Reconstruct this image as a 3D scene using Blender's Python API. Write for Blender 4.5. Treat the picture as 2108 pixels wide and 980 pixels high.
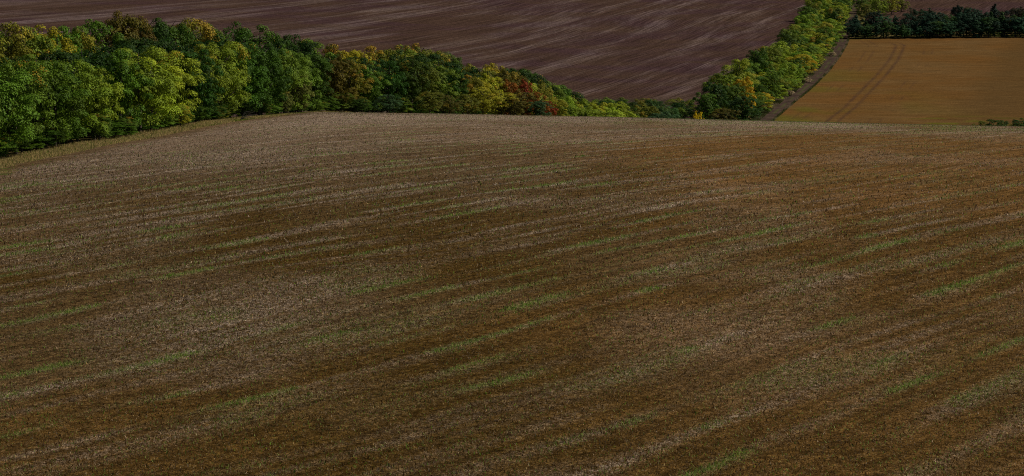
import bpy, math, random
import numpy as np
from mathutils import Vector
random.seed(7)
RNG = np.random.default_rng(7)
S = bpy.context.scene
COL = S.collection
for o in list(bpy.data.objects): bpy.data.objects.remove(o)

# ------------------------------------------------------------------ camera, light, exposure
FP = 5977.0                       # focal length in pixels of the 2108 px wide photograph
PITCH = math.atan(640.0 / FP)
ZC = 70.0                         # camera height; the fields lie 28 to 70 m below
cam = bpy.data.cameras.new('camera'); cam_o = bpy.data.objects.new('camera', cam); COL.objects.link(cam_o)
cam.sensor_width = 36.0; cam.lens = FP * 36.0 / 2108.0
cam.clip_start = 1.0; cam.clip_end = 12000.0
cam_o.location = (0, 0, ZC); cam_o.rotation_euler = (math.pi/2 - PITCH, 0, 0)
S.camera = cam_o

SUN_EL, SUN_AZ = math.radians(48), math.radians(76)      # azimuth clockwise from +Y (the view direction)
W = bpy.data.worlds.new("World"); S.world = W; W.use_nodes = True
wn = W.node_tree.nodes; wl = W.node_tree.links
bg = wn['Background']; sky = wn.new('ShaderNodeTexSky'); sky.sky_type = 'NISHITA'; sky.sun_disc = False
sky.sun_elevation = SUN_EL; sky.sun_rotation = SUN_AZ
wl.new(sky.outputs[0], bg.inputs[0]); bg.inputs[1].default_value = 0.05
sl = bpy.data.lights.new('sun', 'SUN'); sl.energy = 5.0; sl.angle = math.radians(0.55); sl.color = (1.0, 0.94, 0.84)
so = bpy.data.objects.new('sun', sl); COL.objects.link(so)
sd = Vector((math.cos(SUN_EL)*math.sin(SUN_AZ), math.cos(SUN_EL)*math.cos(SUN_AZ), math.sin(SUN_EL)))
so.rotation_euler = sd.to_track_quat('Z', 'Y').to_euler(); so.location = (300, 100, 300)
S.view_settings.view_transform = 'Standard'; S.view_settings.look = 'None'
S.view_settings.gamma = 1.0; S.view_settings.exposure = 0.03
S.render.engine = 'CYCLES'
S.cycles.pixel_filter_type = 'BLACKMAN_HARRIS'; S.cycles.filter_width = 1.05
S.cycles.max_bounces = 6; S.cycles.use_denoising = False

# ------------------------------------------------------------------ numeric helpers
def sm(a, b, x):
    t = np.clip((x - a) / (b - a), 0, 1); return t*t*(3-2*t)
def _h(ix, iy, seed):
    n = (ix.astype(np.int64)*374761393 + iy.astype(np.int64)*668265263 + seed*1442695041) & 0xFFFFFFFF
    n = ((n ^ (n >> 13)) * 1274126177) & 0xFFFFFFFF
    n = ((n ^ (n >> 16)) * 2246822519) & 0xFFFFFFFF
    return ((n ^ (n >> 15)) & 0xFFFFFF) / float(0xFFFFFF)
def vn(x, y, seed=0):
    x = np.asarray(x, float); y = np.asarray(y, float)
    fx = np.floor(x); fy = np.floor(y); a = x-fx; b = y-fy
    a = a*a*(3-2*a); b = b*b*(3-2*b)
    return ((_h(fx, fy, seed)*(1-a) + _h(fx+1, fy, seed)*a)*(1-b) + (_h(fx, fy+1, seed)*(1-a) + _h(fx+1, fy+1, seed)*a)*b)
def fbm(x, y, seed=0, oct=3):
    s = 0; w = 0.5; t = 0
    for k in range(oct):
        s = s + w*vn(np.asarray(x)*2**k, np.asarray(y)*2**k, seed+k*17); t += w; w *= .5
    return s/t
def slope_at(v):  # downward slope of the sight line through image row v
    return np.tan(PITCH + np.arctan((np.asarray(v, float)-490.0)/FP))

# ------------------------------------------------------------------ the land
U_K  = [-1500, 0, 650, 1000, 1500, 2108, 3600]
VC_K = [300, 266, 231, 236, 249, 262, 285]       # how high the brow of the near hill stands
YC_K = [540, 560, 570, 560, 530, 500, 480]
FY = [600, 985, 1500, 1750, 3000, 4200, 9000]
FZ = [-71, -65.1, -52.7, -43.9, -2, 12, 10]
_fy = np.arange(600, 9001, 10.0)
_fz = np.interp(_fy, FY, FZ)
_k = np.ones(25)/25; _fzp = np.concatenate([np.full(12, _fz[0]), _fz, np.full(12, _fz[-1])]); _fz = np.convolve(_fzp, _k, 'valid')
def land(x, y):
    x = np.asarray(x, float); y = np.asarray(y, float)
    yy = np.maximum(y, 130.0)
    u = 1054 + FP*np.clip(x/yy, -.42, .42)
    vc = np.interp(u, U_K, VC_K); yc = np.interp(u, U_K, YC_K)
    sc = slope_at(vc); T = yc-150.0; z0 = -28.4
    a = (-150.0*sc - z0)/T**2; b = 2*a*T - sc
    t = y-150.0; tl = (b+0.115)/(2*a)
    near = np.where(t < tl, z0 + b*t - a*t*t, z0 + b*tl - a*tl*tl - 0.115*(t-tl))
    near = np.where(t < -100, z0 - b*100 - a*1e4 + 0*t, near)
    far = np.interp(y, _fy, _fz) + 3.0*(fbm(x/260.0+7, y/260.0, 3, 2)-.5) * sm(1050, 1400, y)
    k = 5.0
    z = np.maximum(near, far) + k*np.exp(-np.abs(near-far)/k)*0.35
    z = z + 0.35*(fbm(x/38.0, y/38.0+3, 11, 2)-.5)
    return z + ZC
def project(x, y, z):
    zz = z-ZC; F = y*math.cos(PITCH) - zz*math.sin(PITCH); Up = y*math.sin(PITCH) + zz*math.cos(PITCH)
    return 1054+FP*x/F, 490-FP*Up/F
def at(u, v, y0=140, y1=3200):
    """first ground point seen along the sight line through a spot of the photograph"""
    Y = np.arange(y0, y1, 1.0)
    s = slope_at(v); F = Y*math.cos(PITCH) + Y*s*math.sin(PITCH)
    x = (u-1054)/FP*F
    d = ZC - Y*s - land(x, Y)
    i = np.argmax(d < 0) if (d < 0).any() else len(Y)-1
    return float(x[i]), float(Y[i])
def xat(u, Y): return (u-1054)/FP*Y*1.004

# ------------------------------------------------------------------ object helpers
def tag(o, label=None, cat=None, group=None, kind=None):
    if label: o['label'] = label
    if cat: o['category'] = cat
    if group: o['group'] = group
    if kind: o['kind'] = kind
    return o
def mesh_np(name, V, F4=None, F3=None, mat=None, attrs=None, smooth=False):
    me = bpy.data.meshes.new(name)
    V = np.asarray(V, np.float32); me.vertices.add(len(V)); me.vertices.foreach_set('co', V.ravel())
    loops = []; tot = []
    if F4 is not None and len(F4): loops.append(np.asarray(F4, np.int32).ravel()); tot += [np.full(len(F4), 4, np.int32)]
    if F3 is not None and len(F3): loops.append(np.asarray(F3, np.int32).ravel()); tot += [np.full(len(F3), 3, np.int32)]
    L = np.concatenate(loops); T = np.concatenate(tot)
    me.loops.add(len(L)); me.loops.foreach_set('vertex_index', L)
    me.polygons.add(len(T)); me.polygons.foreach_set('loop_start', np.concatenate([[0], np.cumsum(T)[:-1]]).astype(np.int32))
    if smooth: me.polygons.foreach_set('use_smooth', np.ones(len(T), bool))
    me.update(calc_edges=True)
    for k, A in (attrs or {}).items():
        at_ = me.attributes.new(k, 'FLOAT_COLOR', 'POINT')
        at_.data.foreach_set('color', np.asarray(A, np.float32).ravel())
    if mat: me.materials.append(mat)
    return me
def link(name, me, parent=None):
    o = bpy.data.objects.new(name, me); COL.objects.link(o)
    if parent: o.parent = parent
    return o
def grid(X, Y, lift=0.0):
    n, m = X.shape
    Z = land(X, Y) + lift
    V = np.stack([X, Y, Z], -1).reshape(-1, 3)
    i = np.arange(n*m).reshape(n, m)
    F = np.stack([i[:-1, :-1], i[:-1, 1:], i[1:, 1:], i[1:, :-1]], -1).reshape(-1, 4)
    return V, F

# ------------------------------------------------------------------ materials
class NT:
    def __init__(s, name):
        s.m = bpy.data.materials.new(name); s.m.use_nodes = True; s.t = s.m.node_tree; s.n = s.t.nodes; s.b = s.n['Principled BSDF']
        s.b.inputs['Roughness'].default_value = 0.9; s.b.inputs['Specular IOR Level'].default_value = 0.0
    def L(s, a, b): s.t.links.new(a, b)
    def attr(s, name):
        a = s.n.new('ShaderNodeAttribute'); a.attribute_name = name; return a
    def sep(s, c):
        q = s.n.new('ShaderNodeSeparateColor'); s.L(c, q.inputs[0]); return q.outputs
    def pos(s, scale=(1, 1, 1), rot=0):
        g = s.n.new('ShaderNodeNewGeometry'); m = s.n.new('ShaderNodeMapping'); m.inputs['Scale'].default_value = scale
        m.inputs['Rotation'].default_value = (0, 0, rot); s.L(g.outputs['Position'], m.inputs[0]); return m.outputs[0]
    def noise(s, vec, scale, detail=3, rough=.6):
        q = s.n.new('ShaderNodeTexNoise'); q.inputs['Scale'].default_value = scale; q.inputs['Detail'].default_value = detail
        q.inputs['Roughness'].default_value = rough; s.L(vec, q.inputs['Vector']); return q.outputs[0]
    def ramp(s, f, a, b, lo=0, hi=1):
        q = s.n.new('ShaderNodeMapRange'); q.interpolation_type = 'SMOOTHSTEP'; s.L(f, q.inputs[0])
        for i, v in zip((1, 2, 3, 4), (a, b, lo, hi)): q.inputs[i].default_value = v
        return q.outputs[0]
    def math(s, op, a, b=None, c=None):
        q = s.n.new('ShaderNodeMath'); q.operation = op
        for i, v in enumerate((a, b, c)):
            if v is None: continue
            if isinstance(v, (int, float)): q.inputs[i].default_value = v
            else: s.L(v, q.inputs[i])
        return q.outputs[0]
    def mix(s, f, a, b, mode='MIX'):
        q = s.n.new('ShaderNodeMix'); q.data_type = 'RGBA'; q.blend_type = mode
        if isinstance(f, (int, float)): q.inputs[0].default_value = f
        else: s.L(f, q.inputs[0])
        for i, v in ((6, a), (7, b)):
            if isinstance(v, tuple): q.inputs[i].default_value = (*v, 1) if len(v) == 3 else v
            else: s.L(v, q.inputs[i])
        return q.outputs[2]
    def mul(s, c, f):
        v = s.n.new('ShaderNodeVectorMath'); v.operation = 'SCALE'; s.L(c, v.inputs[0])
        if isinstance(f, (int, float)): v.inputs[3].default_value = f
        else: s.L(f, v.inputs[3])
        return v.outputs[0]
    def base(s, c): s.L(c, s.b.inputs['Base Color']); return s
    def bump(s, h, dist, strength=1.0):
        q = s.n.new('ShaderNodeBump'); q.inputs['Distance'].default_value = dist; q.inputs['Strength'].default_value = strength
        s.L(h, q.inputs['Height']); s.L(q.outputs[0], s.b.inputs['Normal']); return s

ROWANG = math.atan2(0.61, 1.0)      # rows of the near field run this far right of straight ahead

def mat_near():
    m = NT('near_soil'); r, g, b = m.sep(m.attr('cover').outputs['Color'])[:3]
    p = m.pos()
    prow = m.pos((1, .35, 1), ROWANG)
    fine = m.noise(p, 7.0, 2, .75); mid = m.noise(p, 1.6, 4, .7); big = m.noise(p, .12, 3, .6)
    soil = m.mix(m.ramp(mid, .35, .65), (.034, .0185, .0040), (.061, .0345, .0085))
    soil = m.mix(m.math('MULTIPLY', b, m.ramp(big, .3, .7, .5, 1)), soil, (.110, .056, .018))
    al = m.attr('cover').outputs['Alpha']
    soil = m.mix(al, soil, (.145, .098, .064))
    rw = m.n.new('ShaderNodeMapping'); rw.inputs['Scale'].default_value = (6, 140, 1); m.L(m.attr('rows').outputs['Vector'], rw.inputs[0])
    rown = m.noise(rw.outputs[0], 1.0, 3, .6)
    soil = m.mul(soil, m.ramp(rown, .3, .7, .72, 1.3))
    st = m.mix(m.ramp(fine, .35, .7), (.090, .064, .045), (.36, .275, .205))
    stf = m.math('MULTIPLY', r, m.ramp(m.noise(prow, 3.2, 3, .75), .34, .58))
    c = m.mix(stf, soil, st)
    gr = m.mix(m.ramp(fine, .3, .7), (.035, .045, .008), (.12, .15, .035))
    gf = m.math('MULTIPLY', g, m.ramp(m.noise(p, 4.5, 3, .8), .42, .62))
    c = m.mix(gf, c, gr)
    c = m.mul(c, m.ramp(fine, .30, .70, .35, 1.75))
    spk = m.ramp(m.noise(p, 6.5, 2, .8), .62, .68)
    c = m.mix(m.math('MULTIPLY', spk, .5), c, (.24, .165, .10))
    clump = m.noise(p, 1.3, 5, .82)
    c = m.mul(c, m.ramp(clump, .34, .66, .52, 1.55))
    m.base(c)
    h = m.math('ADD', m.math('MULTIPLY', m.noise(p, 4.0, 4, .75), 1.0), m.math('MULTIPLY', mid, .8))
    m.bump(h, .22, 1)
    return m.m
def mat_far():
    m = NT('far_soil'); r, g, b = m.sep(m.attr('cover').outputs['Color'])[:3]
    p = m.pos()
    fine = m.noise(p, 2.0, 2, .8); mid = m.noise(p, .5, 4, .7); big = m.noise(p, .02, 3, .6)
    soil = m.mix(m.ramp(big, .35, .6), (.036, .0195, .019), (.040, .023, .016))
    pale = m.mix(m.ramp(big, .3, .7), (.140, .105, .098), (.115, .083, .066))
    f = m.math('MULTIPLY', r, m.ramp(m.noise(p, .9, 3, .75), .25, .7, .45, 1))
    rw = m.n.new('ShaderNodeMapping'); rw.inputs['Scale'].default_value = (24, 1.5, 1); m.L(m.attr('rows').outputs['Vector'], rw.inputs[0])
    rown = m.noise(rw.outputs[0], 1.0, 4, .7)
    c = m.mix(m.math('MULTIPLY', f, m.ramp(rown, .38, .62, .35, 1.3)), soil, pale)
    c = m.mul(c, m.ramp(rown, .3, .7, .6, 1.5))
    c = m.mix(g, c, (.026, .027, .018))
    c = m.mul(c, m.ramp(fine, .28, .72, .45, 1.6))
    c = m.mul(c, m.ramp(mid, .3, .7, .85, 1.15))
    m.base(c); m.bump(m.noise(p, 1.0, 4, .8), .45, .8)
    return m.m
def mat_orange():
    m = NT('orange_stubble'); r, g, b = m.sep(m.attr('cover').outputs['Color'])[:3]
    p = m.pos(); band = m.noise(m.pos((.04, 1.1, .05)), .5, 5, .75)
    c = m.mix(m.ramp(m.noise(p, .02, 3, .6), .35, .65), (.100, .047, .013), (.100, .057, .021))
    c = m.mix(m.ramp(band, .4, .65), c, (.078, .040, .012)); c = m.mix(b, c, (.068, .038, .013))
    c = m.mix(g, c, (.072, .062, .010))
    c = m.mul(c, m.ramp(m.noise(m.pos((.5, 1.6, 1)), .25, 4, .7), .3, .7, .82, 1.18)); c = m.mix(r, c, (.045, .024, .015))
    c = m.mul(c, m.ramp(m.noise(p, 1.6, 3, .8), .28, .72, .6, 1.4))
    m.base(c); m.bump(m.noise(p, 1.2, 3, .8), .2, .6); return m.m
def mat_lane():
    m = NT('lane_earth'); p = m.pos(); r, g, b = m.sep(m.attr('cover').outputs['Color'])[:3]
    c = m.mix(m.ramp(m.noise(p, .3, 4, .7), .35, .65), (.030, .020, .015), (.058, .038, .028))
    c = m.mix(g, c, (.05, .052, .018))
    c = m.mul(c, m.ramp(m.noise(p, 1.6, 3, .8), .25, .75, .7, 1.3))
    m.base(c); m.bump(m.noise(p, 1.1, 3, .8), .2, .6); return m.m
def mat_ground():
    m = NT('rough_grass'); p = m.pos()
    c = m.mix(m.ramp(m.noise(p, .15, 4, .7), .4, .6), (.060, .052, .016), (.125, .088, .034))
    c = m.mix(m.ramp(m.noise(p, .05, 3, .6), .5, .62), c, (.045, .065, .012))
    c = m.mul(c, m.ramp(m.noise(p, 4, 3, .8), .25, .75, .6, 1.4))
    m.base(c); m.bump(m.noise(p, 2.5, 4, .8), .25, .8); return m.m
def mat_blade(name):
    m = NT(name); a = m.attr('tint'); m.base(a.outputs['Color']); m.b.inputs['Roughness'].default_value = .7
    m.b.inputs['Specular IOR Level'].default_value = .1
    tr = m.n.new('ShaderNodeBsdfTranslucent'); m.L(a.outputs['Color'], tr.inputs[0])
    mx = m.n.new('ShaderNodeMixShader'); mx.inputs[0].default_value = .42
    m.L(m.b.outputs[0], mx.inputs[1]); m.L(tr.outputs[0], mx.inputs[2]); m.L(mx.outputs[0], m.n['Material Output'].inputs[0])
    return m.m
def mat_leaf():
    m = NT('foliage'); r, g, b = m.sep(m.attr('leaf').outputs['Color'])[:3]
    oi = m.n.new('ShaderNodeObjectInfo')
    c = m.mul(oi.outputs['Color'], m.ramp(r, 0, 1, .75, 1.3))
    c = m.mul(c, m.ramp(g, 0, 1, .78, 1.25))
    aut = m.mix(oi.outputs['Random'], (.30, .155, .012), (.26, .20, .018))
    aut = m.mul(aut, m.ramp(r, 0, 1, .5, 1.3))
    key = m.math('ADD', m.math('MULTIPLY', g, .70), m.math('ADD', m.math('MULTIPLY', b, .35), m.math('MULTIPLY', r, .14)))
    f = m.math('GREATER_THAN', m.math('ADD', key, m.math('MULTIPLY', oi.outputs['Alpha'], .55)), 1.03)
    c = m.mix(m.math('MULTIPLY', f, .85), c, aut)
    m.base(c); m.b.inputs['Roughness'].default_value = .6; m.b.inputs['Specular IOR Level'].default_value = .06
    tr = m.n.new('ShaderNodeBsdfTranslucent'); m.L(m.mul(c, 1.0), tr.inputs[0])
    mx = m.n.new('ShaderNodeMixShader'); mx.inputs[0].default_value = .12
    m.L(m.b.outputs[0], mx.inputs[1]); m.L(tr.outputs[0], mx.inputs[2]); m.L(mx.outputs[0], m.n['Material Output'].inputs[0])
    return m.m
def mat_bark():
    m = NT('bark'); p = m.pos((1, 1, .2))
    m.base(m.mix(m.noise(p, 3, 4, .7), (.035, .026, .02), (.11, .09, .07))); m.bump(m.noise(p, 6, 3, .7), .05); return m.m
M_NEAR, M_FAR, M_OR, M_LANE, M_GR, M_LEAF, M_BARK = mat_near(), mat_far(), mat_orange(), mat_lane(), mat_ground(), mat_leaf(), mat_bark()
M_BLADE = mat_blade('stubble_blades')

# ------------------------------------------------------------------ ground sheet
xs = np.concatenate([np.linspace(-5000, -420, 24), np.arange(-400, 401, 8.0), np.linspace(420, 5000, 24)])
ys = np.concatenate([np.linspace(-3000, 60, 20), np.arange(70, 1300, 6.0), np.arange(1300, 3300, 20.0), np.linspace(3350, 9000, 30)])
Xg, Yg = np.meshgrid(xs, ys)
V, F = grid(Xg, Yg)
tag(link('ground', mesh_np('ground', V, F, None, M_GR, smooth=True)), 'rough grassy ground under and around the fields', kind='structure')

# ------------------------------------------------------------------ lines on the land
EDGE_PX = [(-200, 398), (0, 347), (100, 325), (200, 304), (330, 281), (400, 266), (480, 251), (560, 241), (640, 234), (700, 232.5)]
edge = [at(u, v) for u, v in EDGE_PX[:-2]]
ex = np.array([p[0] for p in edge] + [xat(640, 562), xat(740, 610), xat(1000, 640), xat(1400, 650), xat(3600, 650)])
ey = np.array([p[1] for p in edge] + [562, 610, 640, 650, 650])
# field edge as x(y) on the left
LY = np.concatenate([[-400, 250], ey[:len(edge)+2]]); LX = np.concatenate([[ex[0]-14*7, ex[0]-14], ex[:len(edge)+2]])
def left_x(y): return np.interp(y, LY, LX)
BELT = [(-90, 300)] + [(-200, None)]
tree_px = [(-120, 353), (0, 333), (100, 313), (200, 294), (300, 276), (400, 258), (480, 245)]
belt = [at(u, v) for u, v in tree_px]
belt = [(belt[0][0]-16, belt[0][1]-45)] + belt + [(xat(550, 528), 528), (xat(640, 566), 566), (xat(720, 590), 590), (xat(860, 622), 622), (xat(1000, 662), 662), (xat(1090, 715), 715), (xat(1170, 775), 775),
        (xat(1240, 835), 835), (xat(1320, 900), 900), (xat(1410, 945), 945), (xat(1500, 968), 968), (xat(1545, 975), 975)]
belt = np.array(belt)
print('BELT', belt.round(0).tolist())
lane_px = [(1582, 244), (1622, 210), (1662, 178), (1697, 143), (1718, 115), (1732, 92), (1739, 72), (1748, 48), (1757, 25), (1766, 4), (1778, -20), (1790, -45)]
lane = np.array([(xat(1545, 930), 930)] + [at(u, v, 800) for u, v in lane_px])
print('LANE', lane.round(0).tolist())
def resample(P, step, off=0.0, side=0.0):
    P = np.asarray(P); d = np.r_[0, np.cumsum(np.hypot(*np.diff(P, axis=0).T))]
    s = np.arange(off, d[-1], step); q = np.stack([np.interp(s, d, P[:, 0]), np.interp(s, d, P[:, 1])], -1)
    e = 6.0
    a = np.stack([np.interp(np.clip(s-e, 0, d[-1]), d, P[:, 0]), np.interp(np.clip(s-e, 0, d[-1]), d, P[:, 1])], -1)
    b = np.stack([np.interp(np.clip(s+e, 0, d[-1]), d, P[:, 0]), np.interp(np.clip(s+e, 0, d[-1]), d, P[:, 1])], -1)
    t = b-a; t /= np.hypot(t[:, 0], t[:, 1])[:, None] + 1e-9
    nrm = np.stack([-t[:, 1], t[:, 0]], -1)       # left of travel
    return q + nrm*side, nrm, s

# ------------------------------------------------------------------ near field (harvested, tilled)
ca, sa = math.cos(ROWANG), math.sin(ROWANG)
def near_cover(X, Y):
    s = X*sa + Y*ca; t = X*ca - Y*sa
    t = t + 5.0*(fbm(s/70.0, t/55.0, 21, 2)-.5) + 1.2*(vn(s/13.0, t/9.0, 22)-.5)
    d = np.abs((t/4.6) % 1.0 - .5)*4.6            # distance from the swath line
    w = 0.22 + .5*vn(s/12.0, np.floor(t/4.6)*3.7, 23)
    line = np.exp(-(d/w)**2) * sm(.35, .8, vn(s/10.0, np.floor(t/4.6)*1.7+9, 24))
    streak = sm(.48, .85, vn(t/1.1, s/20.0, 25)*.55 + vn(t/3.2, s/34.0, 26)*.45)
    u = 1054 + FP*X/np.maximum(Y, 100)
    brow = sm(380, 480, Y)
    lft = sm(1000, 500, u)*sm(260, 420, Y)
    bare = sm(1150, 1700, u + 260*(fbm(X/25., Y/25., 47, 2)-.5))*sm(250, 300, Y)*sm(440, 380, Y)
    patch = fbm(X/22.0, Y/40.0, 31, 3)
    straw = np.clip((.85*line + .62*streak)*(.5+.5*sm(190, 290, Y))*(.45+.8*vn(s/5.0, t/1.2, 28)) + .42*brow*sm(.25, .6, patch) + .22*lft, 0, 1)*(1-.72*bare)
    straw = np.clip(straw + .18*sm(.5, .7, patch), 0, 1)
    gp = sm(.46, .62, fbm(s/9.0, t/6.0, 33, 2))
    green = np.clip(1.25*line*gp*(.95-.45*lft)*(1-.6*bare) + .25*streak*gp + .5*brow*sm(1100, 1600, u)*sm(.42, .6, fbm(X/14., Y/14., 37, 2)), 0, 1)
    tone = np.clip(bare*1.0 + .3*sm(.5, .75, fbm(X/30.0, Y/50.0, 41, 2))+.45*sm(900, 1700, u), 0, 1)
    buff = np.clip(sm(240, 420, Y)*.34 + .30*sm(400, 500, Y)*sm(.3, .6, patch) + .25*lft + .12*sm(.5, .75, fbm(X/16., Y/30., 43, 3)) - .75*bare, 0, 1)  # soil colour paler towards the brow and upper left, darker in the foreground
    return straw, green, tone, buff, s, t
yy = np.concatenate([np.arange(30, 120, 6.0), np.arange(120, 640, .8)])
ww = np.linspace(0, 1, 420)
xr = 190.0
Yn, Wn = np.meshgrid(yy, ww, indexing='ij')
xl = left_x(Yn)
# wobble the edge a little as a plough would
xl = xl + .8*(vn(Yn/7.0, 0*Yn, 51)-.5)
Xn = xl + (np.maximum(xr*np.clip(Yn/480.0, .5, 1.3), 60)-xl)*Wn**1.0
V, F = grid(Xn, Yn, .05)
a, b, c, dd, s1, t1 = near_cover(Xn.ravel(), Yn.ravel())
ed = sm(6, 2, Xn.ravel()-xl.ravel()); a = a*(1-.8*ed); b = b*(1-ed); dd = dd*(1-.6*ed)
V[:, 2] += .06*(fbm(V[:, 0]/1.6, V[:, 1]/1.6, 61, 2)-.5)
V[:, 2] -= .35*(1-sm(0, 1.2, V[:, 0]-xl.ravel()))*0.1
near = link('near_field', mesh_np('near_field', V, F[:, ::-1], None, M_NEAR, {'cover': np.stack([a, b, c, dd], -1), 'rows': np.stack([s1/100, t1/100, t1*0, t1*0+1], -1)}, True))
tag(near, 'large brown harvested field sloping up to the brow of the hill', kind='structure')

# ------------------------------------------------------------------ far ploughed field
def far_t(X, Y):
    g = np.where(X < 0, -np.log(.25-.0019*np.minimum(X, 0))/.0019, -math.log(.25)/.0019 + X/.25)
    return (g - Y)
def far_cover(X, Y):
    t = far_t(X, Y) + 34*(fbm(X/60., Y/160., 71, 2)-.5)
    band = vn(t/26.0, (Y+.3*X)/110.0, 72)*.55 + vn(t/12.0, Y/60.0, 73)*.45
    f = sm(.42, .80, band)*(.55+.45*vn(X/40., Y/120., 74))
    u = 1054 + FP*X/Y
    dark = sm(.56, .72, fbm(X/45., Y/130., 76, 2))*sm(1300, 1200, Y)*.5
    return np.clip(f*.55, 0, 1), dark, f*0, t
lx = lambda y: np.interp(y, lane[:, 1], lane[:, 0])
yy = np.concatenate([np.arange(700, 1000, 4.0), np.arange(1000, 1900, 4.0), np.arange(1900, 3000, 20.0)])
Yf, Wf = np.meshgrid(yy, np.linspace(0, 1, 300), indexing='ij')
Xf = -560 + (lx(Yf)-14+560)*Wf
V, F = grid(Xf, Yf, .06)
a, b, c, t1 = far_cover(Xf.ravel(), Yf.ravel())
tag(link('far_field', mesh_np('far_field', V, F[:, ::-1], None, M_FAR, {'cover': np.stack([a, b, c, c*0+1], -1), 'rows': np.stack([t1/100, V[:, 1]/100, t1*0, t1*0+1], -1)}, True)), 'purple brown ploughed field on the far hillside', kind='structure')
# field beyond the dark plantation on the right
hedge_y = at(1900, 80, 800)[1]
print('HEDGE', hedge_y, 'brow', at(1600, 255), at(300, 276))
Yf, Wf = np.meshgrid(np.concatenate([np.arange(hedge_y+50, 1900, 6.0), np.arange(1900, 3000, 20.)]), np.linspace(0, 1, 160), indexing='ij')
Xf = lx(Yf)+8 + (560-lx(Yf)-8)*Wf
V, F = grid(Xf, Yf, .06)
a, b, c, t1 = far_cover(Xf.ravel(), Yf.ravel()); a = a*.4
tag(link('upper_field', mesh_np('upper_field', V, F[:, ::-1], None, M_FAR, {'cover': np.stack([a, b, c, c*0+1], -1), 'rows': np.stack([t1/100, V[:, 1]/100, t1*0, t1*0+1], -1)}, True)), 'dark ploughed field above the plantation', kind='structure')

# ------------------------------------------------------------------ orange stubble field with wheel tracks
tr_px = [(1690, 262), (1705, 248), (1738, 222), (1775, 185), (1805, 155), (1830, 125), (1840, 106), (1845, 94)]
trk = np.array([at(u, v, 800) for u, v in tr_px])
Yo, Wo = np.meshgrid(np.arange(900, hedge_y+2.0, 1.6), np.concatenate([np.linspace(0, .45, 330), np.linspace(.455, 1, 90)]), indexing='ij')
Xo = lx(Yo)+2.7 + (420-lx(Yo)-2.7)*Wo
V, F = grid(Xo, Yo, .07)
tx = np.interp(Yo, trk[:, 1], trk[:, 0]).ravel(); X1, Y1 = Xo.ravel(), Yo.ravel()
tt = (tx-X1)
off = 4.0
r_ = np.exp(-((np.abs(tt+1.9)-1.9)/.8)**2)*(.35+.45*vn(Y1/9., tt/1.5, 89))*sm(hedge_y-12, hedge_y-45, Y1)
r_ = np.maximum(r_, .35*np.exp(-((np.abs(tt+1.9+14)-1.9)/.5)**2)*sm(.4, .7, vn(Y1/25, Y1*0, 88)))
r_ = np.maximum(r_, .35*np.exp(-((np.abs(tt+1.9-13)-1.9)/.5)**2)*sm(.4, .7, vn(Y1/25, Y1*0+5, 88)))
g_ = sm(.5, .72, fbm(X1/26., Y1/60., 81, 3))*sm(175, 90, X1)*.8
g_ = np.maximum(g_, sm(.55, .75, vn(X1/12., Y1/4., 83))*sm(1010, 970, Y1)*sm(120, 140, X1)*sm(190, 150, X1))
g_ = np.maximum(g_, .55*sm(hedge_y-14, hedge_y-2, Y1)*sm(190, 150, X1))
b_ = sm(-6, 10, X1-(205+(Y1-1250)*.22) + 6*(vn(Y1/30., X1/30., 85)-.5))*.8
tag(link('stubble_field', mesh_np('stubble_field', V, F[:, ::-1], None, M_OR, {'cover': np.stack([r_, g_, b_, r_*0+1], -1)}, True)), 'orange brown stubble field with a pair of wheel tracks', kind='structure')

# ------------------------------------------------------------------ lane
q, nr, s_ = resample(lane, 2.5)
ws = np.linspace(-2.4, 2.4, 15)
Xl = q[:, 0:1] + nr[:, 0:1]*ws; Yl = q[:, 1:2] + nr[:, 1:2]*ws
V, F = grid(Xl, Yl, .10)
g_ = np.exp(-(ws/.5)**2)[None, :]*sm(.3, .7, vn(s_/9., s_*0, 90))[:, None]*.8 + sm(1.8, 2.4, np.abs(ws))[None, :]*.8
g_ = np.clip(g_, 0, 1).ravel()
tag(link('lane', mesh_np('lane', V, F, None, M_LANE, {'cover': np.stack([g_*0, g_, g_*0, g_*0+1], -1)}, True)), 'dark earth lane running uphill beside the tree row', kind='structure')

# ------------------------------------------------------------------ grass and stubble blades
def blades(name, P, h, wd, tint, lean, label, mat=M_BLADE, kind='stuff', cat='grass'):
    n = len(P); az = RNG.uniform(0, 2*np.pi, n); face = RNG.uniform(0, np.pi, n)
    la = RNG.uniform(0, 1, n)**.8*lean
    top = P + np.stack([np.cos(az)*np.sin(la)*h, np.sin(az)*np.sin(la)*h, np.cos(la)*h], -1)
    side = np.stack([np.cos(face), np.sin(face)*.6, 0*face], -1)*(wd/2)[:, None]
    V = np.empty((n, 4, 3)); V[:, 0] = P-side; V[:, 1] = P+side; V[:, 2] = top+side*.35; V[:, 3] = top-side*.35
    F = np.arange(n*4).reshape(n, 4)
    T = np.repeat(np.concatenate([tint, np.ones((n, 1))], -1)[:, None, :], 4, 1)
    o = link(name, mesh_np(name, V.reshape(-1, 3), F, None, mat, {'tint': T.reshape(-1, 4)}))
    tag(o, label, cat, kind=kind); return o
def near_points(n):
    # even over what a viewer on this hill sees: density falls with distance
    q = RNG.uniform(0, 1, n); i0, i1 = 1/128.0, 1/585.0
    Y = 1/(i0 + (i1-i0)*q)
    u = RNG.uniform(-260, 2368, n); X = (u-1054)/FP*Y*1.005
    k = X > left_x(Y)+.3
    return X[k], Y[k]
X, Y = near_points(1250000)
a, b, c, dd, s1, t1 = near_cover(X, Y)
ed = sm(5, 1.5, X-left_x(Y)); a = a*(1-.8*ed); b = b*(1-ed)
keep = RNG.uniform(0, 1, len(X)) < (1-.85*ed)*(.30 + .7*np.clip(a+b, 0, 1))*(1-.4*sm(.5, .9, c)*sm(240, 300, Y))
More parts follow.
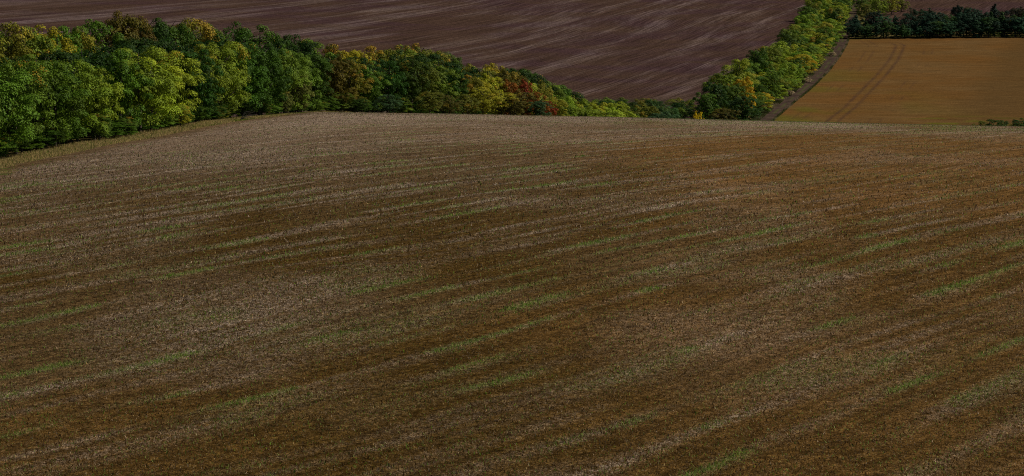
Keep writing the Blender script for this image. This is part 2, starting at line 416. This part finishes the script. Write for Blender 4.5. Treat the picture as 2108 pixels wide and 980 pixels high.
X, Y, a, b, c = X[keep], Y[keep], a[keep], b[keep], c[keep]
n = len(X); print('blades', n)
P = np.stack([X, Y, land(X, Y)+.03], -1)
isg = RNG.uniform(0, 1, n) < np.clip(b*.7+.06+.10*sm(.45, .65, fbm(s1[keep]/7., t1[keep]/2.5, 49, 2)), 0, 1)
sc = np.clip(Y/210.0, .85, 1.5)
hf = 1-.35*sm(280, 430, Y)
h = hf*np.where(isg, RNG.uniform(.10, .26, n), RNG.uniform(.06, .22, n))*np.clip(sc, .8, 1.25)
wd = RNG.uniform(.03, .085, n)*sc
v = RNG.uniform(.45, 1.35, n)[:, None]
straw = np.where((RNG.uniform(0, 1, n) < .45)[:, None], np.array([[.36, .255, .13]]), np.array([[.36, .28, .22]]))*v*RNG.choice([.4, .75, 1.5], n, p=[.4, .35, .25])[:, None]*(1-.28*sm(260, 420, Y))[:, None]
brown = np.array([[.085, .048, .018]])*(RNG.uniform(.35, 2.0, n) + .5*sm(300, 450, Y))[:, None]
tint = np.where((RNG.uniform(0, 1, n) < .16+.6*a+.12*sm(230, 330, Y))[:, None], straw, brown)
gcol = np.where((RNG.uniform(0, 1, n) < .5)[:, None], np.array([[.12, .21, .018]]), np.array([[.22, .26, .06]]))*v
warm = sm(330, 200, Y)[:, None]
tint = tint*(1-warm*np.array([[.04, .12, .36]]))
tint = np.where(isg[:, None], gcol, tint)
blades('stubble', P, h, wd, tint, 1.15, 'short straw stubble and green regrowth covering the near brown field')

# dry grass margin along the foot of the belt
n = 90000
Y = RNG.uniform(285, 640, n)
bx = np.interp(Y, belt[:, 1], belt[:, 0]); lx0 = left_x(Y)
X = bx-3 + (lx0+.6-bx+3)*RNG.uniform(0, 1, n)**.8
k = vn(X/2.5, Y/4., 95) > RNG.uniform(.1, .75, n); X, Y = X[k], Y[k]; n = len(X)
P = np.stack([X, Y, land(X, Y)], -1)
gm = sm(440, 480, Y)*sm(.35, .6, vn(X/5., Y/18., 97))
isg = RNG.uniform(0, 1, n) < .25+.65*gm
v = RNG.uniform(.5, 1.3, n)[:, None]
tint = np.where(isg[:, None], np.array([[.14, .17, .02]]), np.array([[.42, .30, .12]]))*v
blades('dry_grass', P, RNG.uniform(.12, .42, n)*(1-.45*gm), RNG.uniform(.04, .10, n), tint, .8, 'strip of straw coloured and green grass between the field and the trees')
# lane verge grass
q, nr, s_ = resample(lane[:-1], .015)
k = RNG.uniform(0, 1, len(q)) < 1; d = RNG.uniform(2.0, 5.2, len(q))*np.where(RNG.uniform(0, 1, len(q)) < .85, 1, -1)
d = np.where(d < 0, -RNG.uniform(2.0, 3.0, len(q)), d)
P2 = q + nr*d[:, None]; n = len(P2)
P = np.stack([P2[:, 0], P2[:, 1], land(P2[:, 0], P2[:, 1])], -1)
tint = np.where((vn(s_/14., s_*0, 99) > .55)[:, None], np.array([[.20, .15, .085]]), np.array([[.07, .075, .022]]))*RNG.uniform(.5, 1.3, n)[:, None]
blades('verge_grass', P, RNG.uniform(.3, .8, n), RNG.uniform(.08, .2, n), tint, .8, 'pale and green verge grass lining the earth lane')
# grass fringe standing on the brow
n = 60000
u = RNG.uniform(-100, 2300, n); Y = RNG.uniform(500, 600, n); X = (u-1054)/FP*Y
k = (X > left_x(Y)) & (RNG.uniform(0, 1, n) < .25 + .75*sm(1200, 1900, u)); X, Y, u = X[k], Y[k], u[k]; n = len(X)
P = np.stack([X, Y, land(X, Y)], -1)
tint = np.where((RNG.uniform(0, 1, n) < .5)[:, None], np.array([[.19, .16, .115]]), np.array([[.10, .12, .05]]))*RNG.uniform(.5, 1.3, n)[:, None]
blades('brow_grass', P, RNG.uniform(.08, .26, n), RNG.uniform(.04, .09, n), tint, .9, 'fringe of pale and green stubble along the brow of the near field')

# ------------------------------------------------------------------ trees
def crown_mesh(name, seed, nb, npad, leaves, leaf=(.22, .40), bough=1.9, pad=(.65, 1.05), flat=.55, shape='round', inner=900):
    """crown of about 5 m radius x 13 m: boughs, each carrying leaf pads with gaps between them"""
    rg = np.random.default_rng(seed); R, H = 5.0, 13.0
    i = np.arange(nb)+.5
    ph = np.arccos(1-2*i/nb); th = np.pi*(1+5**.5)*i + rg.uniform(0, 6)
    dirs = np.stack([np.sin(ph)*np.cos(th), np.sin(ph)*np.sin(th), np.cos(ph)], -1)
    dirs += rg.normal(0, .16, dirs.shape); dirs /= np.linalg.norm(dirs, axis=1)[:, None]
    zf = dirs[:, 2]*.5+.5
    prof = {'round': 1.0+.05*np.sin(zf*np.pi), 'oval': .80+.1*np.sin(zf*np.pi), 'feather': .95-.5*zf, 'cone': 1.12-1.0*zf, 'flat': .9+.3*zf}[shape]
    rad = rg.uniform(.62, .95, nb)
    h2 = (H-1.5-bough)*.5
    B = np.stack([dirs[:, 0]*R*prof*rad*.92, dirs[:, 1]*R*prof*rad*.92, (dirs[:, 2]*rad*1.05*.98+1)*h2+.35+bough*.3], -1)
    Vs = []; As = []
    def emit(c, d, rr, fl, m, g, up=.35):
        p = c + d*rr[:, None]*np.array([1, 1, fl]); p[:, 2] = np.maximum(p[:, 2], .12)
        nn = d*.85 + rg.normal(0, .24, (m, 3)) + np.array([0, 0, up]); nn /= np.linalg.norm(nn, axis=1)[:, None]
        t1 = np.cross(nn, rg.normal(0, 1, (m, 3))); t1 /= np.linalg.norm(t1, axis=1)[:, None]; t2 = np.cross(nn, t1)
        sz = rg.uniform(*leaf, m)[:, None]*.5
        Vs.append(np.stack([p-t1*sz, p-t2*sz*.62, p+t1*sz, p+t2*sz*.62], 1).reshape(-1, 3))
        a = np.stack([rg.uniform(0, 1, m), np.full(m, g) if np.isscalar(g) else g, np.clip(p[:, 2]/H, 0, 1), np.ones(m)], -1)
        As.append(np.repeat(a, 4, 0))
    for k in range(nb):
        br = bough*rg.uniform(.75, 1.2)*(1.0 if shape != 'cone' else (1.15-.7*zf[k]))
        gb = rg.uniform(0, 1); n = max(4, int(npad*(br/bough)**2))
        for q in range(n):
            d = rg.normal(0, 1, 3); d /= np.linalg.norm(d)
            if d @ (dirs[k]*.8+np.array([0, 0, .35])) < -.1: d = -d
            c = B[k] + d*br*rg.uniform(.7, 1.05)*np.array([1, 1, .85])
            r = rg.uniform(*pad); m = int(leaves*(r/np.mean(pad))**2)
            dd = rg.normal(0, 1, (m, 3)); dd /= np.linalg.norm(dd, axis=1)[:, None]
            lo = dd[:, 2] < -.25; dd[lo, 2] *= -1
            emit(c, dd, r*rg.uniform(.72, 1.08, m), flat, m, float(np.clip(gb*.75+rg.uniform(0, .25), 0, 1)))
    d = rg.normal(0, 1, (inner, 3)); d /= np.linalg.norm(d, axis=1)[:, None]
    zz = d[:, 2]*.5+.5
    pr = {'cone': 1.1-.95*zz, 'feather': .9-.45*zz}.get(shape, .9 if shape != 'oval' else .7)
    c0 = np.array([0, 0, H*.5]); rr = rg.uniform(.35, .68, inner)
    e = c0 + np.stack([d[:, 0]*R*pr*rr, d[:, 1]*R*pr*rr, d[:, 2]*rr*H*.5], -1)
    lf = leaf; leaf = (leaf[0]*2.0, leaf[1]*2.2)
    emit(e, d, np.zeros(inner), 1, inner, np.full(inner, .3))
    leaf = lf
    V = np.concatenate(Vs); A = np.concatenate(As)
    return mesh_np(name, V, np.arange(len(V)).reshape(-1, 4), None, M_LEAF, {'leaf': A})
def tube(path, radii, sides=7):
    V = []; F = []
    for k, (p, r) in enumerate(zip(path, radii)):
        p = Vector(p); d = (Vector(path[min(k+1, len(path)-1)])-Vector(path[max(k-1, 0)])).normalized()
        a = d.orthogonal().normalized(); b = d.cross(a)
        for j in range(sides):
            an = 2*math.pi*j/sides; V.append(p + (a*math.cos(an)+b*math.sin(an))*r)
    for k in range(len(path)-1):
        for j in range(sides):
            i = k*sides+j; i2 = k*sides+(j+1) % sides; F.append((i, i2, i2+sides, i+sides))
    return V, F
def trunk_mesh(name, seed, limbs=7):
    rg = random.Random(seed); V = []; F = []
    def add(path, rad, s=7):
        v, f = tube(path, rad, s); o = len(V); V.extend(v); F.extend([tuple(i+o for i in q) for q in f])
    w = [(0, 0, -.5), (.03, .02, .3), (rg.uniform(-.2, .2), rg.uniform(-.2, .2), 3), (rg.uniform(-.4, .4), rg.uniform(-.4, .4), 6.5), (rg.uniform(-.5, .5), rg.uniform(-.5, .5), 11)]
    add(w, [.36, .27, .22, .15, .04], 9)
    for k in range(limbs):
        z = 1.8 + k*1.15; a = rg.uniform(0, 6.28); L = 3.8 - .25*k
        b = (w[2][0]*min(z/3, 1), w[2][1]*min(z/3, 1), z)
        add([b, (b[0]+math.cos(a)*L*.4, b[1]+math.sin(a)*L*.4, z+.9), (b[0]+math.cos(a+.3)*L, b[1]+math.sin(a+.3)*L, z+2.2)], [.12, .08, .03], 5)
    return mesh_np(name, [tuple(v) for v in V], F, None, M_BARK, smooth=True)
CR = {
 'maple': [crown_mesh('maple_crown', 10+i, 14, 5, 165, (.20, .36), 2.0, (.85, 1.5), .66) for i in range(4)],
 'dense': [crown_mesh('dense_crown', 30+i, 19, 6, 115, (.18, .32), 1.55, (.62, 1.1), .68) for i in range(4)],
 'tall':  [crown_mesh('tall_crown', 40+i, 17, 6, 115, (.18, .32), 1.6, (.65, 1.15), .72, 'oval') for i in range(3)],
 'feather': [crown_mesh('feathery_crown', 50, 30, 8, 70, (.14, .26), 1.2, (.4, .7), 1.0, 'feather')],
 'bush':  [crown_mesh('bush_crown', 60+i, 12, 8, 60, (.45, .8), 2.4, (.9, 1.5), .8, 'flat') for i in range(2)],
 'conifer': [crown_mesh('conifer_crown', 70+i, 26, 8, 50, (.20, .40), 1.5, (.45, .8), .6, 'cone') for i in range(3)],
}
TR = [trunk_mesh('trunk', 5+i) for i in range(4)]
trees = []
def tree(name, x, y, H, Wd, col, aut, kind, cat, label, group=None, rot=None, seed=0):
    rg = random.Random(int(x*31+y*17)+seed)
    e = bpy.data.objects.new(name, None); COL.objects.link(e); e.empty_display_size = 1
    z = float(land(x, y)); e.location = (x, y, z); e.rotation_euler = (0, 0, rg.uniform(0, 6.28) if rot is None else rot)
    e.scale = (Wd/10.0, Wd/10.0, H/13.0)
    t = link('trunk', TR[rg.randrange(4)], e)
    c = link('crown', CR[kind][rg.randrange(len(CR[kind]))], e)
    c.color = (*[max(0, q) for q in col], aut)
    tag(e, label, cat, group); trees.append(e); return e

# colour words and their leaf colours
K = {'olive green': (.100, .105, .010), 'bright green': (.125, .170, .012), 'lime green': (.150, .198, .012), 'mid green': (.066, .110, .010),
     'dark green': (.030, .062, .004), 'deep green': (.018, .044, .004), 'green': (.048, .095, .006), 'brownish': (.072, .062, .007), 'rusty orange': (.22, .075, .010),
     'yellow green': (.21, .20, .010), 'bright yellow': (.62, .45, .012), 'golden yellow': (.42, .26, .008), 'red': (.20, .035, .010), 'dull red': (.060, .050, .006), 'bluish green': (.034, .070, .020), 'pale green': (.125, .135, .024)}
VT_U = [-300, 0, 60, 120, 180, 230, 300, 340, 380, 430, 480, 520, 580, 640, 680, 730, 780, 830, 880, 920, 950, 1000, 1050, 1080, 1100, 1140, 1165, 1200, 1250, 1300, 1350, 1400, 1425, 1600]
VT_V = [40, 35, 38, 42, 28, 15, 20, 25, 35, 48, 35, 45, 55, 65, 88, 83, 90, 88, 82, 100, 118, 128, 118, 130, 152, 156, 182, 200, 195, 200, 195, 205, 212, 170]
def top_h(x, y, v_top):
    z = float(land(x, y)); u, vb = project(x, y, z)
    lo, hi = 2.0, 30.0
    for _ in range(30):
        mid = (lo+hi)/2
        if project(x, y, z+mid)[1] > v_top: lo = mid
        else: hi = mid
    return lo, u, vb
FRONT = [(-300, 'mid green', 0, 'maple'), (-60, 'mid green', .0, 'maple'), (40, 'mid green', .05, 'maple'), (110, 'green', .05, 'maple'), (190, 'bright green', .05, 'maple'), (260, 'green', .05, 'maple'), (300, 'bright green', .0, 'maple'), (320, 'lime green', .0, 'maple'),
  (335, 'bright green', .1, 'maple'), (375, 'deep green', .0, 'dense'), (415, 'bright green', .1, 'maple'), (470, 'bright green', .1, 'maple'), (515, 'dark green', .1, 'maple'), (560, 'dark green', .05, 'dense'), (600, 'mid green', .05, 'maple'),
  (650, 'dark green', 0, 'tall'), (690, 'brownish', .15, 'dense'), (730, 'olive green', .25, 'dense'), (765, 'mid green', .2, 'dense'), (800, 'deep green', 0, 'tall'), (845, 'dark green', .1, 'dense'), (875, 'olive green', .15, 'dense'),
  (915, 'mid green', .15, 'tall'), (945, 'dark green', .05, 'tall'), (965, 'olive green', .35, 'dense'), (990, 'yellow green', .25, 'dense'), (1020, 'olive green', .4, 'dense'), (1055, 'brownish', .3, 'dense'), (1085, 'bright green', .1, 'maple'),
  (1110, 'olive green', .15, 'dense'), (1135, 'mid green', .05, 'maple'), (1165, 'bright green', .1, 'maple'), (1195, 'lime green', .1, 'maple'), (1225, 'yellow green', .05, 'maple'), (1260, 'lime green', 0, 'maple'),
  (1290, 'dark green', 0, 'dense'), (1320, 'olive green', .2, 'dense'), (1350, 'bluish green', 0, 'dense'), (1380, 'bluish green', .05, 'dense'), (1410, 'mid green', 0, 'dense'), (1450, 'dark green', 0, 'dense'), (1600, 'dark green', 0, 'dense')]
REAR = [(-300, 'brownish', .2), (15, 'olive green', .15), (60, 'mid green', .1), (105, 'yellow green', .3), (130, 'green', .05), (160, 'olive green', .05), (200, 'mid green', .1), (243, 'dull red', 0), (275, 'dark green', .1), (320, 'deep green', .0), (350, 'dark green', .1), (378, 'olive green', .35), (420, 'mid green', .15), (480, 'dark green', 0),
  (530, 'dark green', .05), (580, 'deep green', .05), (630, 'mid green', .1), (680, 'olive green', .5), (730, 'yellow green', .45), (790, 'olive green', .3), (830, 'mid green', .2), (880, 'olive green', .25), (925, 'dark green', .1), (955, 'olive green', .2), (1000, 'olive green', .3), (1020, 'yellow green', .4), (1045, 'dark green', 0), (1085, 'dark green', 0),
  (1120, 'mid green', .1), (1150, 'dark green', 0), (1180, 'mid green', .1), (1220, 'olive green', .1), (1250, 'mid green', 0), (1290, 'dark green', .1), (1330, 'olive green', .15), (1370, 'mid green', .1), (1410, 'olive green', .1), (1600, 'mid green', .1)]
def pick(tab, u): return min(tab, key=lambda r: abs(r[0]-u))
def jit(c, rg, a=.24):
    m = 1+rg.uniform(-a, a); return (1.17*c[0]*m*(1+rg.uniform(-a, a)*.7), 1.15*c[1]*m, .8*c[2]*m)

rows = {}
def put_row(rowname, step, side, tab, dv, wd, start=0):
    q, nr, s = resample(belt, step, start, side)
    out = []
    for i, (x, y) in enumerate(q):
        rg = random.Random(1000+i*7+int(side*10))
        x += rg.uniform(-1.2, 1.2); y += rg.uniform(-1.8, 1.8)
        z = float(land(x, y)); u, vb = project(x, y, z)
        vt = float(np.interp(u, VT_U, VT_V)) + (float(np.interp(u, *dv)) if not isinstance(dv, (int, float)) else dv)
        H, _, _ = top_h(x, y, vt + rg.uniform(-12, 20)*500/y*(.5 if side > 20 else 1))
        H = min(max(H*(1.09 if side > 20 else 1.03), 8.0), 25.0)
        r = pick(tab, u); kind = r[3] if len(r) > 3 else rg.choice(['maple', 'dense', 'dense', 'tall'])
        wdt = wd*rg.uniform(.88, 1.15)*min(1.1, .75+H/50)
        if u > 1425 : continue
        out.append((x, y, u, H, wdt, r[1], r[2], kind, rg))
    return out
front = put_row('front', 9.5, 3.4, FRONT, ([-300, 0, 150, 300, 350, 430, 520, 600, 700, 800, 950, 1100, 1250, 1500], [62, 60, 62, 70, 60, 32, 28, 30, 22, 20, 14, 14, 6, 4]), 8.3)
mid_ = put_row('mid', 13.0, 14.5, FRONT, ([-300, 0, 300, 500, 700, 1000, 1300], [42, 38, 36, 20, 14, 8, 5]), 10.5, 5)
rear = put_row('rear', 10.0, 26.0, REAR, 2, 10.5, 3)
ORD = ['', 'nearest', 'second', 'third', 'fourth', 'fifth', 'sixth', 'seventh', 'eighth', 'ninth', 'tenth', 'eleventh', 'twelfth', 'thirteenth', 'fourteenth', 'fifteenth', 'sixteenth', 'seventeenth', 'eighteenth', 'nineteenth', 'twentieth']
def ordn(i): return ORD[i] if i < len(ORD) else '%dth' % i
LM = [(0, 'the left edge'), (620, 'the pale feathery tree'), (1075, 'the bright red shrub'), (1440, 'the small yellow shrub')]
def seg_label(u, idx_by_seg, colname, rowtxt, shape):
    ks = [k for k in range(len(LM)) if LM[k][0] <= u] or [0]; k = ks[-1]
    idx_by_seg[k] = idx_by_seg.get(k, 0)+1; i = idx_by_seg[k]
    o = 'first' if i == 1 else ordn(i)
    return '%s tree, %s in belt %s right of %s' % (colname, o, rowtxt, LM[k][1])
SH = {'maple': 'lumpy crowned', 'dense': 'rounded', 'tall': 'upright', 'feather': 'feathery'}
ids = {}
for (x, y, u, H, w, cn, au, kd, rg) in front:
    vis = -70 < u < 2180
    lab = seg_label(u, ids, cn, 'front row', SH[kd]) if u > -70 else 'leafy green tree at the belt beyond the left edge of the photo'
    tree('broadleaf_tree', x, y, H, w, jit(K[cn], rg), au, kd, 'tree', lab, 'trees in the front row of the long belt')
for (x, y, u, H, w, cn, au, kd, rg) in mid_:
    tree('broadleaf_tree', x, y, H, w, jit(tuple(.7*q_ for q_ in K['deep green']), rg), 0, kd, 'tree', 'tree in the middle of the belt, mostly hidden behind the front row', 'trees hidden in the middle of the long belt')  # middle-row leaves darkened to paint shade into the gaps between front crowns
ids = {}
for (x, y, u, H, w, cn, au, kd, rg) in rear:
    lab = seg_label(u, ids, cn+' topped', 'rear row', SH[kd]) if u > -70 else 'rear tree of the belt beyond the left edge of the photo'
    tree('broadleaf_tree', x, y, H, w, jit(K[cn], rg), au, kd, 'tree', lab, 'trees in the rear row of the long belt')

q, nr, s_ = resample(belt, 5.5, 4, 8.5)
q2 = resample(belt, 4.5, 2, 4.0)[0]
for i, (x, y) in enumerate(list(q)+list(q2)):
    u = project(x, y, float(land(x, y)))[0]
    if u > 1000: continue
    rg = random.Random(500+i)
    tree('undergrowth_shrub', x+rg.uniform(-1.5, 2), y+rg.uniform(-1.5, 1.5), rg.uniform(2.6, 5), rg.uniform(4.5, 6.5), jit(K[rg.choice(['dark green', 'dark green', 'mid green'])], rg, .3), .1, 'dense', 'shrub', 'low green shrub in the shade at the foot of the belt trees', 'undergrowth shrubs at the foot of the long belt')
# single trees and shrubs one can pick out along the belt
def put(name, u, v, H, Wd, cn, aut, kind, cat, label, group=None, Y=None):
    if Y is None: x, y = at(u, v)
    else: x, y = xat(u, Y), Y
    return tree(name, x, y, H, Wd, K[cn], aut, kind, cat, label, group)
put('feathery_tree', 622, 231, 9.0, 6.0, 'pale green', 0, 'feather', 'tree', 'pale yellow green feathery tree standing alone in front of dark belt trees', Y=556)
put('feathery_tree', 590, 233, 5.2, 4.0, 'pale green', .15, 'feather', 'tree', 'small pale tree just left of the taller feathery tree', Y=548)
shr = [(10, 322, 3.6, 4.0, 'lime green', 0, 'light green shrub at the left edge of the photo below the belt'),
 (205, 290, 3.4, 3.8, 'mid green', .1, 'mid green shrub at the belt foot, second from the left edge'),
 (262, 281, 3.2, 3.4, 'mid green', .35, 'shrub with orange leaves at the foot of the left maples'),
 (372, 262, 4.2, 3.6, 'yellow green', .35, 'yellow green shrub between the lime maple and the dark tree'),
 (452, 247, 2.6, 3.2, 'olive green', .3, 'olive shrub on the grass margin left of the bare branch'),
 (540, 238, 2.8, 3.2, 'brownish', .25, 'brown olive shrub beside the dark tree on the grass margin'),
 (690, 231, 3.2, 3.6, 'olive green', .2, 'olive shrub at the foot of the brownish trees')]
for u, v, h, w, cn, au, lb in shr: put('shrub', u, v, h, w, cn, au, 'bush' if w > 9 else 'dense', 'shrub', lb, 'shrubs along the foot of the belt')
shr2 = [(745, 583, 3.5, 4, 'dark green', 0, 'dark green shrub right of the brownish trees'),
 (800, 596, 4.5, 5.5, 'bluish green', 0, 'bluish green shrub below the deep green trees'),
 (885, 612, 6, 6, 'olive green', .2, 'olive yellow shrub at the brow below the dark round crown'),
 (925, 618, 5, 5, 'brownish', .35, 'brown shrub at the brow, left of the yellow shrub group'),
 (962, 628, 5.5, 5.5, 'olive green', .35, 'olive shrub with yellow leaves between brown shrub and yellow group'),
 (995, 640, 7.5, 8.0, 'yellow green', .15, 'yellow green broad shrub left of the rusty ones'),
 (1030, 655, 7.5, 7.5, 'yellow green', .35, 'yellow shrub just left of the red shrub'),
 (1080, 690, 12.4, 4.0, 'red', 0, 'bright red shrub high among the yellow shrubs of the belt'),
 (1048, 688, 12.0, 4.5, 'rusty orange', .2, 'orange shrub left of the bright red shrub'),
 (1075, 668, 8.4, 6.0, 'brownish', .3, 'rusty brown shrub directly below the bright red shrub'),
 (1102, 672, 8.0, 5.0, 'rusty orange', 0, 'rusty orange shrub right below the red shrub'),
 (1050, 655, 6.2, 6.5, 'brownish', .2, 'low brown shrub at the brow below the orange shrub'),
 (1110, 668, 6.0, 6.0, 'bluish green', 0, 'small green shrub between rusty shrubs'),
 (1128, 676, 6.0, 4.0, 'red', .2, 'small dark red shrub low at the brow'),
 (1142, 684, 7.5, 7.0, 'yellow green', .1, 'yellow olive shrub just right of the small dark red shrub'),
 (1205, 790, 11, 9, 'lime green', 0, 'bright lime shrub at the brow in the lowest dip of the belt'),
 (1248, 800, 11, 9, 'lime green', 0, 'lime green round shrub at the brow right of the dip'),
 (1325, 860, 8, 10, 'brownish', .1, 'brown low shrub in front of the bluish green trees'),
 (1365, 880, 12.0, 12, 'bluish green', 0, 'broad bluish green round tree behind the brow')]
for u, Y_, h, w, cn, au, lb in shr2: put('shrub', u, 0, h, w, cn, au, 'dense', 'shrub', lb, 'shrubs along the foot of the belt', Y=Y_)
put('shrub', 1441, 0, 9.6, 2.8, 'bright yellow', 0, 'tall', 'shrub', 'small golden yellow shrub at the brow below the round dark tree', Y=905)
put('shrub', 1432, 0, 9.6, 2.2, 'bright yellow', 0, 'tall', 'shrub', 'smaller golden shrub touching the yellow one on its left', Y=912)
put('round_tree', 1452, 0, 15.0, 10.0, 'green', 0, 'dense', 'tree', 'dark green ball shaped tree standing at the corner of belt and lane', Y=935)
put('round_tree', 1470, 0, 17.2, 10.5, 'deep green', 0, 'dense', 'tree', 'taller deep green tree just behind the ball shaped one', Y=955)
corner = [(1490, 930, 9.5, 10, 'brownish', .05, 'dark brown green low tree right of the ball shaped tree'),
 (1528, 935, 13.5, 12, 'deep green', 0, 'very dark tree beside the lower end of the lane'),
 (1512, 975, 15.0, 10, 'mid green', .1, 'mid green tree behind the dark corner trees'),
 (1500, 985, 13.5, 6, 'lime green', .3, 'narrow yellowish tree between the deep green and the yellow tree'),
 (1530, 990, 16.5, 7.5, 'golden yellow', .4, 'golden tree rising behind the very dark corner tree')]
for u, Y_, h, w, cn, au, lb in corner: put('corner_tree', u, 0, h, w, cn, au, 'dense', 'tree', lb, 'trees at the corner of belt and lane', Y=Y_)

# ------------------------------------------------------------------ tree row beside the lane
LC = ['lime green', 'bright green', 'dark green', 'lime green', 'mid green', 'olive green', 'bright green', 'green', 'bright green', 'yellow green', 'mid green', 'dark green']
def lane_row(side, step, off, rowtxt, hh, ww_, y1=1700):
    q, nr, s = resample(lane, step, off, side)
    i = 0
    for (x, y) in q:
        if y > y1 or y < 985: continue
        rg = random.Random(int(x*13+y*7)); i += 1
        x += rg.uniform(-1.5, 1.5); y += rg.uniform(-2, 2)
        cn = LC[(i*5+int(side)) % len(LC)]
        au = rg.choice([0, 0, .05, .1, .3])
        tree('lane_tree', x, y, hh*rg.uniform(.62, 1.22), ww_*rg.uniform(.75, 1.15), jit(K[cn], rg), au, rg.choice(['maple', 'maple', 'dense']), 'tree',
             '%s tree, %s up the hill, %s of the lane trees' % (cn, 'first' if i == 1 else ordn(i), rowtxt), 'trees in the row beside the lane')
lane_row(6.5, 12.5, 3, 'lane side row', 11.0, 10.5)
lane_row(17, 14.5, 8, 'field side row', 15.5, 12.5)
for (u, v, h, w, cn, lb) in [(1672, 152, 7.5, 8.5, 'golden yellow', 'golden orange bush leaning out toward the lane'), (1655, 170, 5, 6, 'olive green', 'low olive bush left below the golden bush by the lane'),
        (1622, 195, 6, 6, 'deep green', 'dark little bush on the lane verge, halfway to the golden bush'), (1690, 138, 7, 6.5, 'yellow green', 'yellow green bush right above the golden bush')]:
    x, y = at(u-10, v+2, 800); tree('bush', x, y, h, w, K[cn], .3 if 'gold' in cn else .05, 'dense', 'bush', lb, 'bushes on the lane verge')
for i, (u, v) in enumerate([(1618, 200), (1652, 172), (1705, 118)]):
    x, y = at(u+8, v-2, 800)
    tree('dry_bush', x, y, 2.4, 3.6, (.36, .27, .15), 0, 'dense', 'bush', 'pale dry tuft on the lane verge, %s one up the hill' % ['lowest', 'middle', 'highest'][i], 'pale dry tufts on the lane verge')

# ------------------------------------------------------------------ dark plantation above the orange field
for r_i, (dy, hh, step) in enumerate([(4, 8.5, 4.2), (10, 12.0, 5.5), (19, 14.5, 6.5), (31, 14.0, 8.5)]):
    x = 1.0*r_i; i = 0
    x0 = float(lx(hedge_y)) + 6
    while x0 + x < 330:
        i += 1; rg = random.Random(r_i*100+i)
        xx = x0+x+rg.uniform(-1.5, 1.5); y_ = hedge_y+dy+rg.uniform(-2, 2)
        u = 1054+FP*xx/y_
        gap = r_i >= 2 and (1822 < u < 1868)
        up = .25*float(sm(1930, 2080, u))
        h = hh*rg.uniform(.75, 1.2)*(1+up); x += step*rg.uniform(.8, 1.2)
        if gap: continue
        if r_i == 3 and u < 1830: continue
        cn, c = [('teal green', (.020, .054, .030)), ('dark bluish', (.014, .038, .026)), ('dark green', (.022, .050, .012))][rg.randrange(3)] if r_i < 2 else [('dark green', (.013, .028, .012)), ('brownish', (.028, .024, .011)), ('dark bluish', (.009, .020, .015))][rg.randrange(3)]
        kd = 'conifer' if r_i < 3 and rg.random() < .35 else 'dense'
        nm = ['front', 'second', 'third', 'rear'][r_i]
        tree('conifer' if kd == 'conifer' else 'dark_tree', xx, y_, h, (7.5 if kd == 'conifer' else 8.5)*rg.uniform(.9, 1.3), jit(c, rg, .25), 0, kd, 'conifer' if kd == 'conifer' else 'tree',
             '%s %s, %s from the lane in the dark plantation\'s %s row' % (cn, 'conifer' if kd == 'conifer' else 'broadleaf tree', 'first' if i == 1 else ordn(i), nm), 'trees of the dark plantation')
# yellow green trees right of the lane top, behind the plantation
for i, (u, Y_, h, w, cn) in enumerate([(1778, 1560, 11, 9, 'olive green'), (1800, 1585, 13, 9, 'lime green'), (1815, 1600, 12, 6, 'bright green'), (1830, 1610, 11, 10, 'yellow green'), (1850, 1640, 9, 9, 'olive green'), (1790, 1640, 13, 10, 'bright green'), (1768, 1620, 13, 9, 'mid green')]):
    put('upland_tree', u, 0, h, w, cn, .05, 'dense', 'tree', '%s tree behind the left end of the dark plantation, %s of seven' % (cn, ordn(i+1) if i else 'first'), 'sunlit trees behind the plantation', Y=Y_)
# dark bushes peeping over the brow at the far right
for i, (u, Y_, h, w, cn) in enumerate([(2016, 905, 6.6, 6, 'olive green'), (2035, 905, 7.2, 7, 'dark green'), (2060, 900, 7.4, 8, 'dark green'), (2085, 895, 8, 7, 'deep green'), (2106, 890, 9, 8, 'dark green'), (2135, 885, 7.5, 8, 'dark green')]):
    put('bush', u, 0, h, w, cn, .1, 'dense', 'bush', '%s bush over the brow at the right edge, %s from the left' % (cn, ordn(i+1) if i else 'first'), 'bushes peeping over the brow at the right', Y=Y_)
# bare branch on the grass margin
bxx, byy = at(495, 247)
rg = random.Random(3); V = []; F = []
for k in range(7):
    a = rg.uniform(-.3, 1.0); L = rg.uniform(1.4, 2.8); az = rg.uniform(-.6, .6)
    v, f = tube([(0, 0, 0), (L*.35*math.cos(az), L*.3*math.sin(az), L*.45*(.6+a)), (L*math.cos(az), L*math.sin(az), L*(.35+.5*a))], [.07, .05, .02], 5)
    o = len(V); V.extend(v); F.extend([tuple(i+o for i in q_) for q_ in f])
mb = NT('dead_wood'); mb.base(mb.mix(mb.noise(mb.pos(), 4), (.13, .11, .09), (.22, .19, .16)))
br = link('dead_branch', mesh_np('dead_branch', [tuple(v) for v in V], F, None, mb.m, smooth=True)); br.location = (bxx, byy, float(land(bxx, byy)))
tag(br, 'bare grey branch lying on the grass margin below the trees', 'branch')
print('TREES', len(trees))
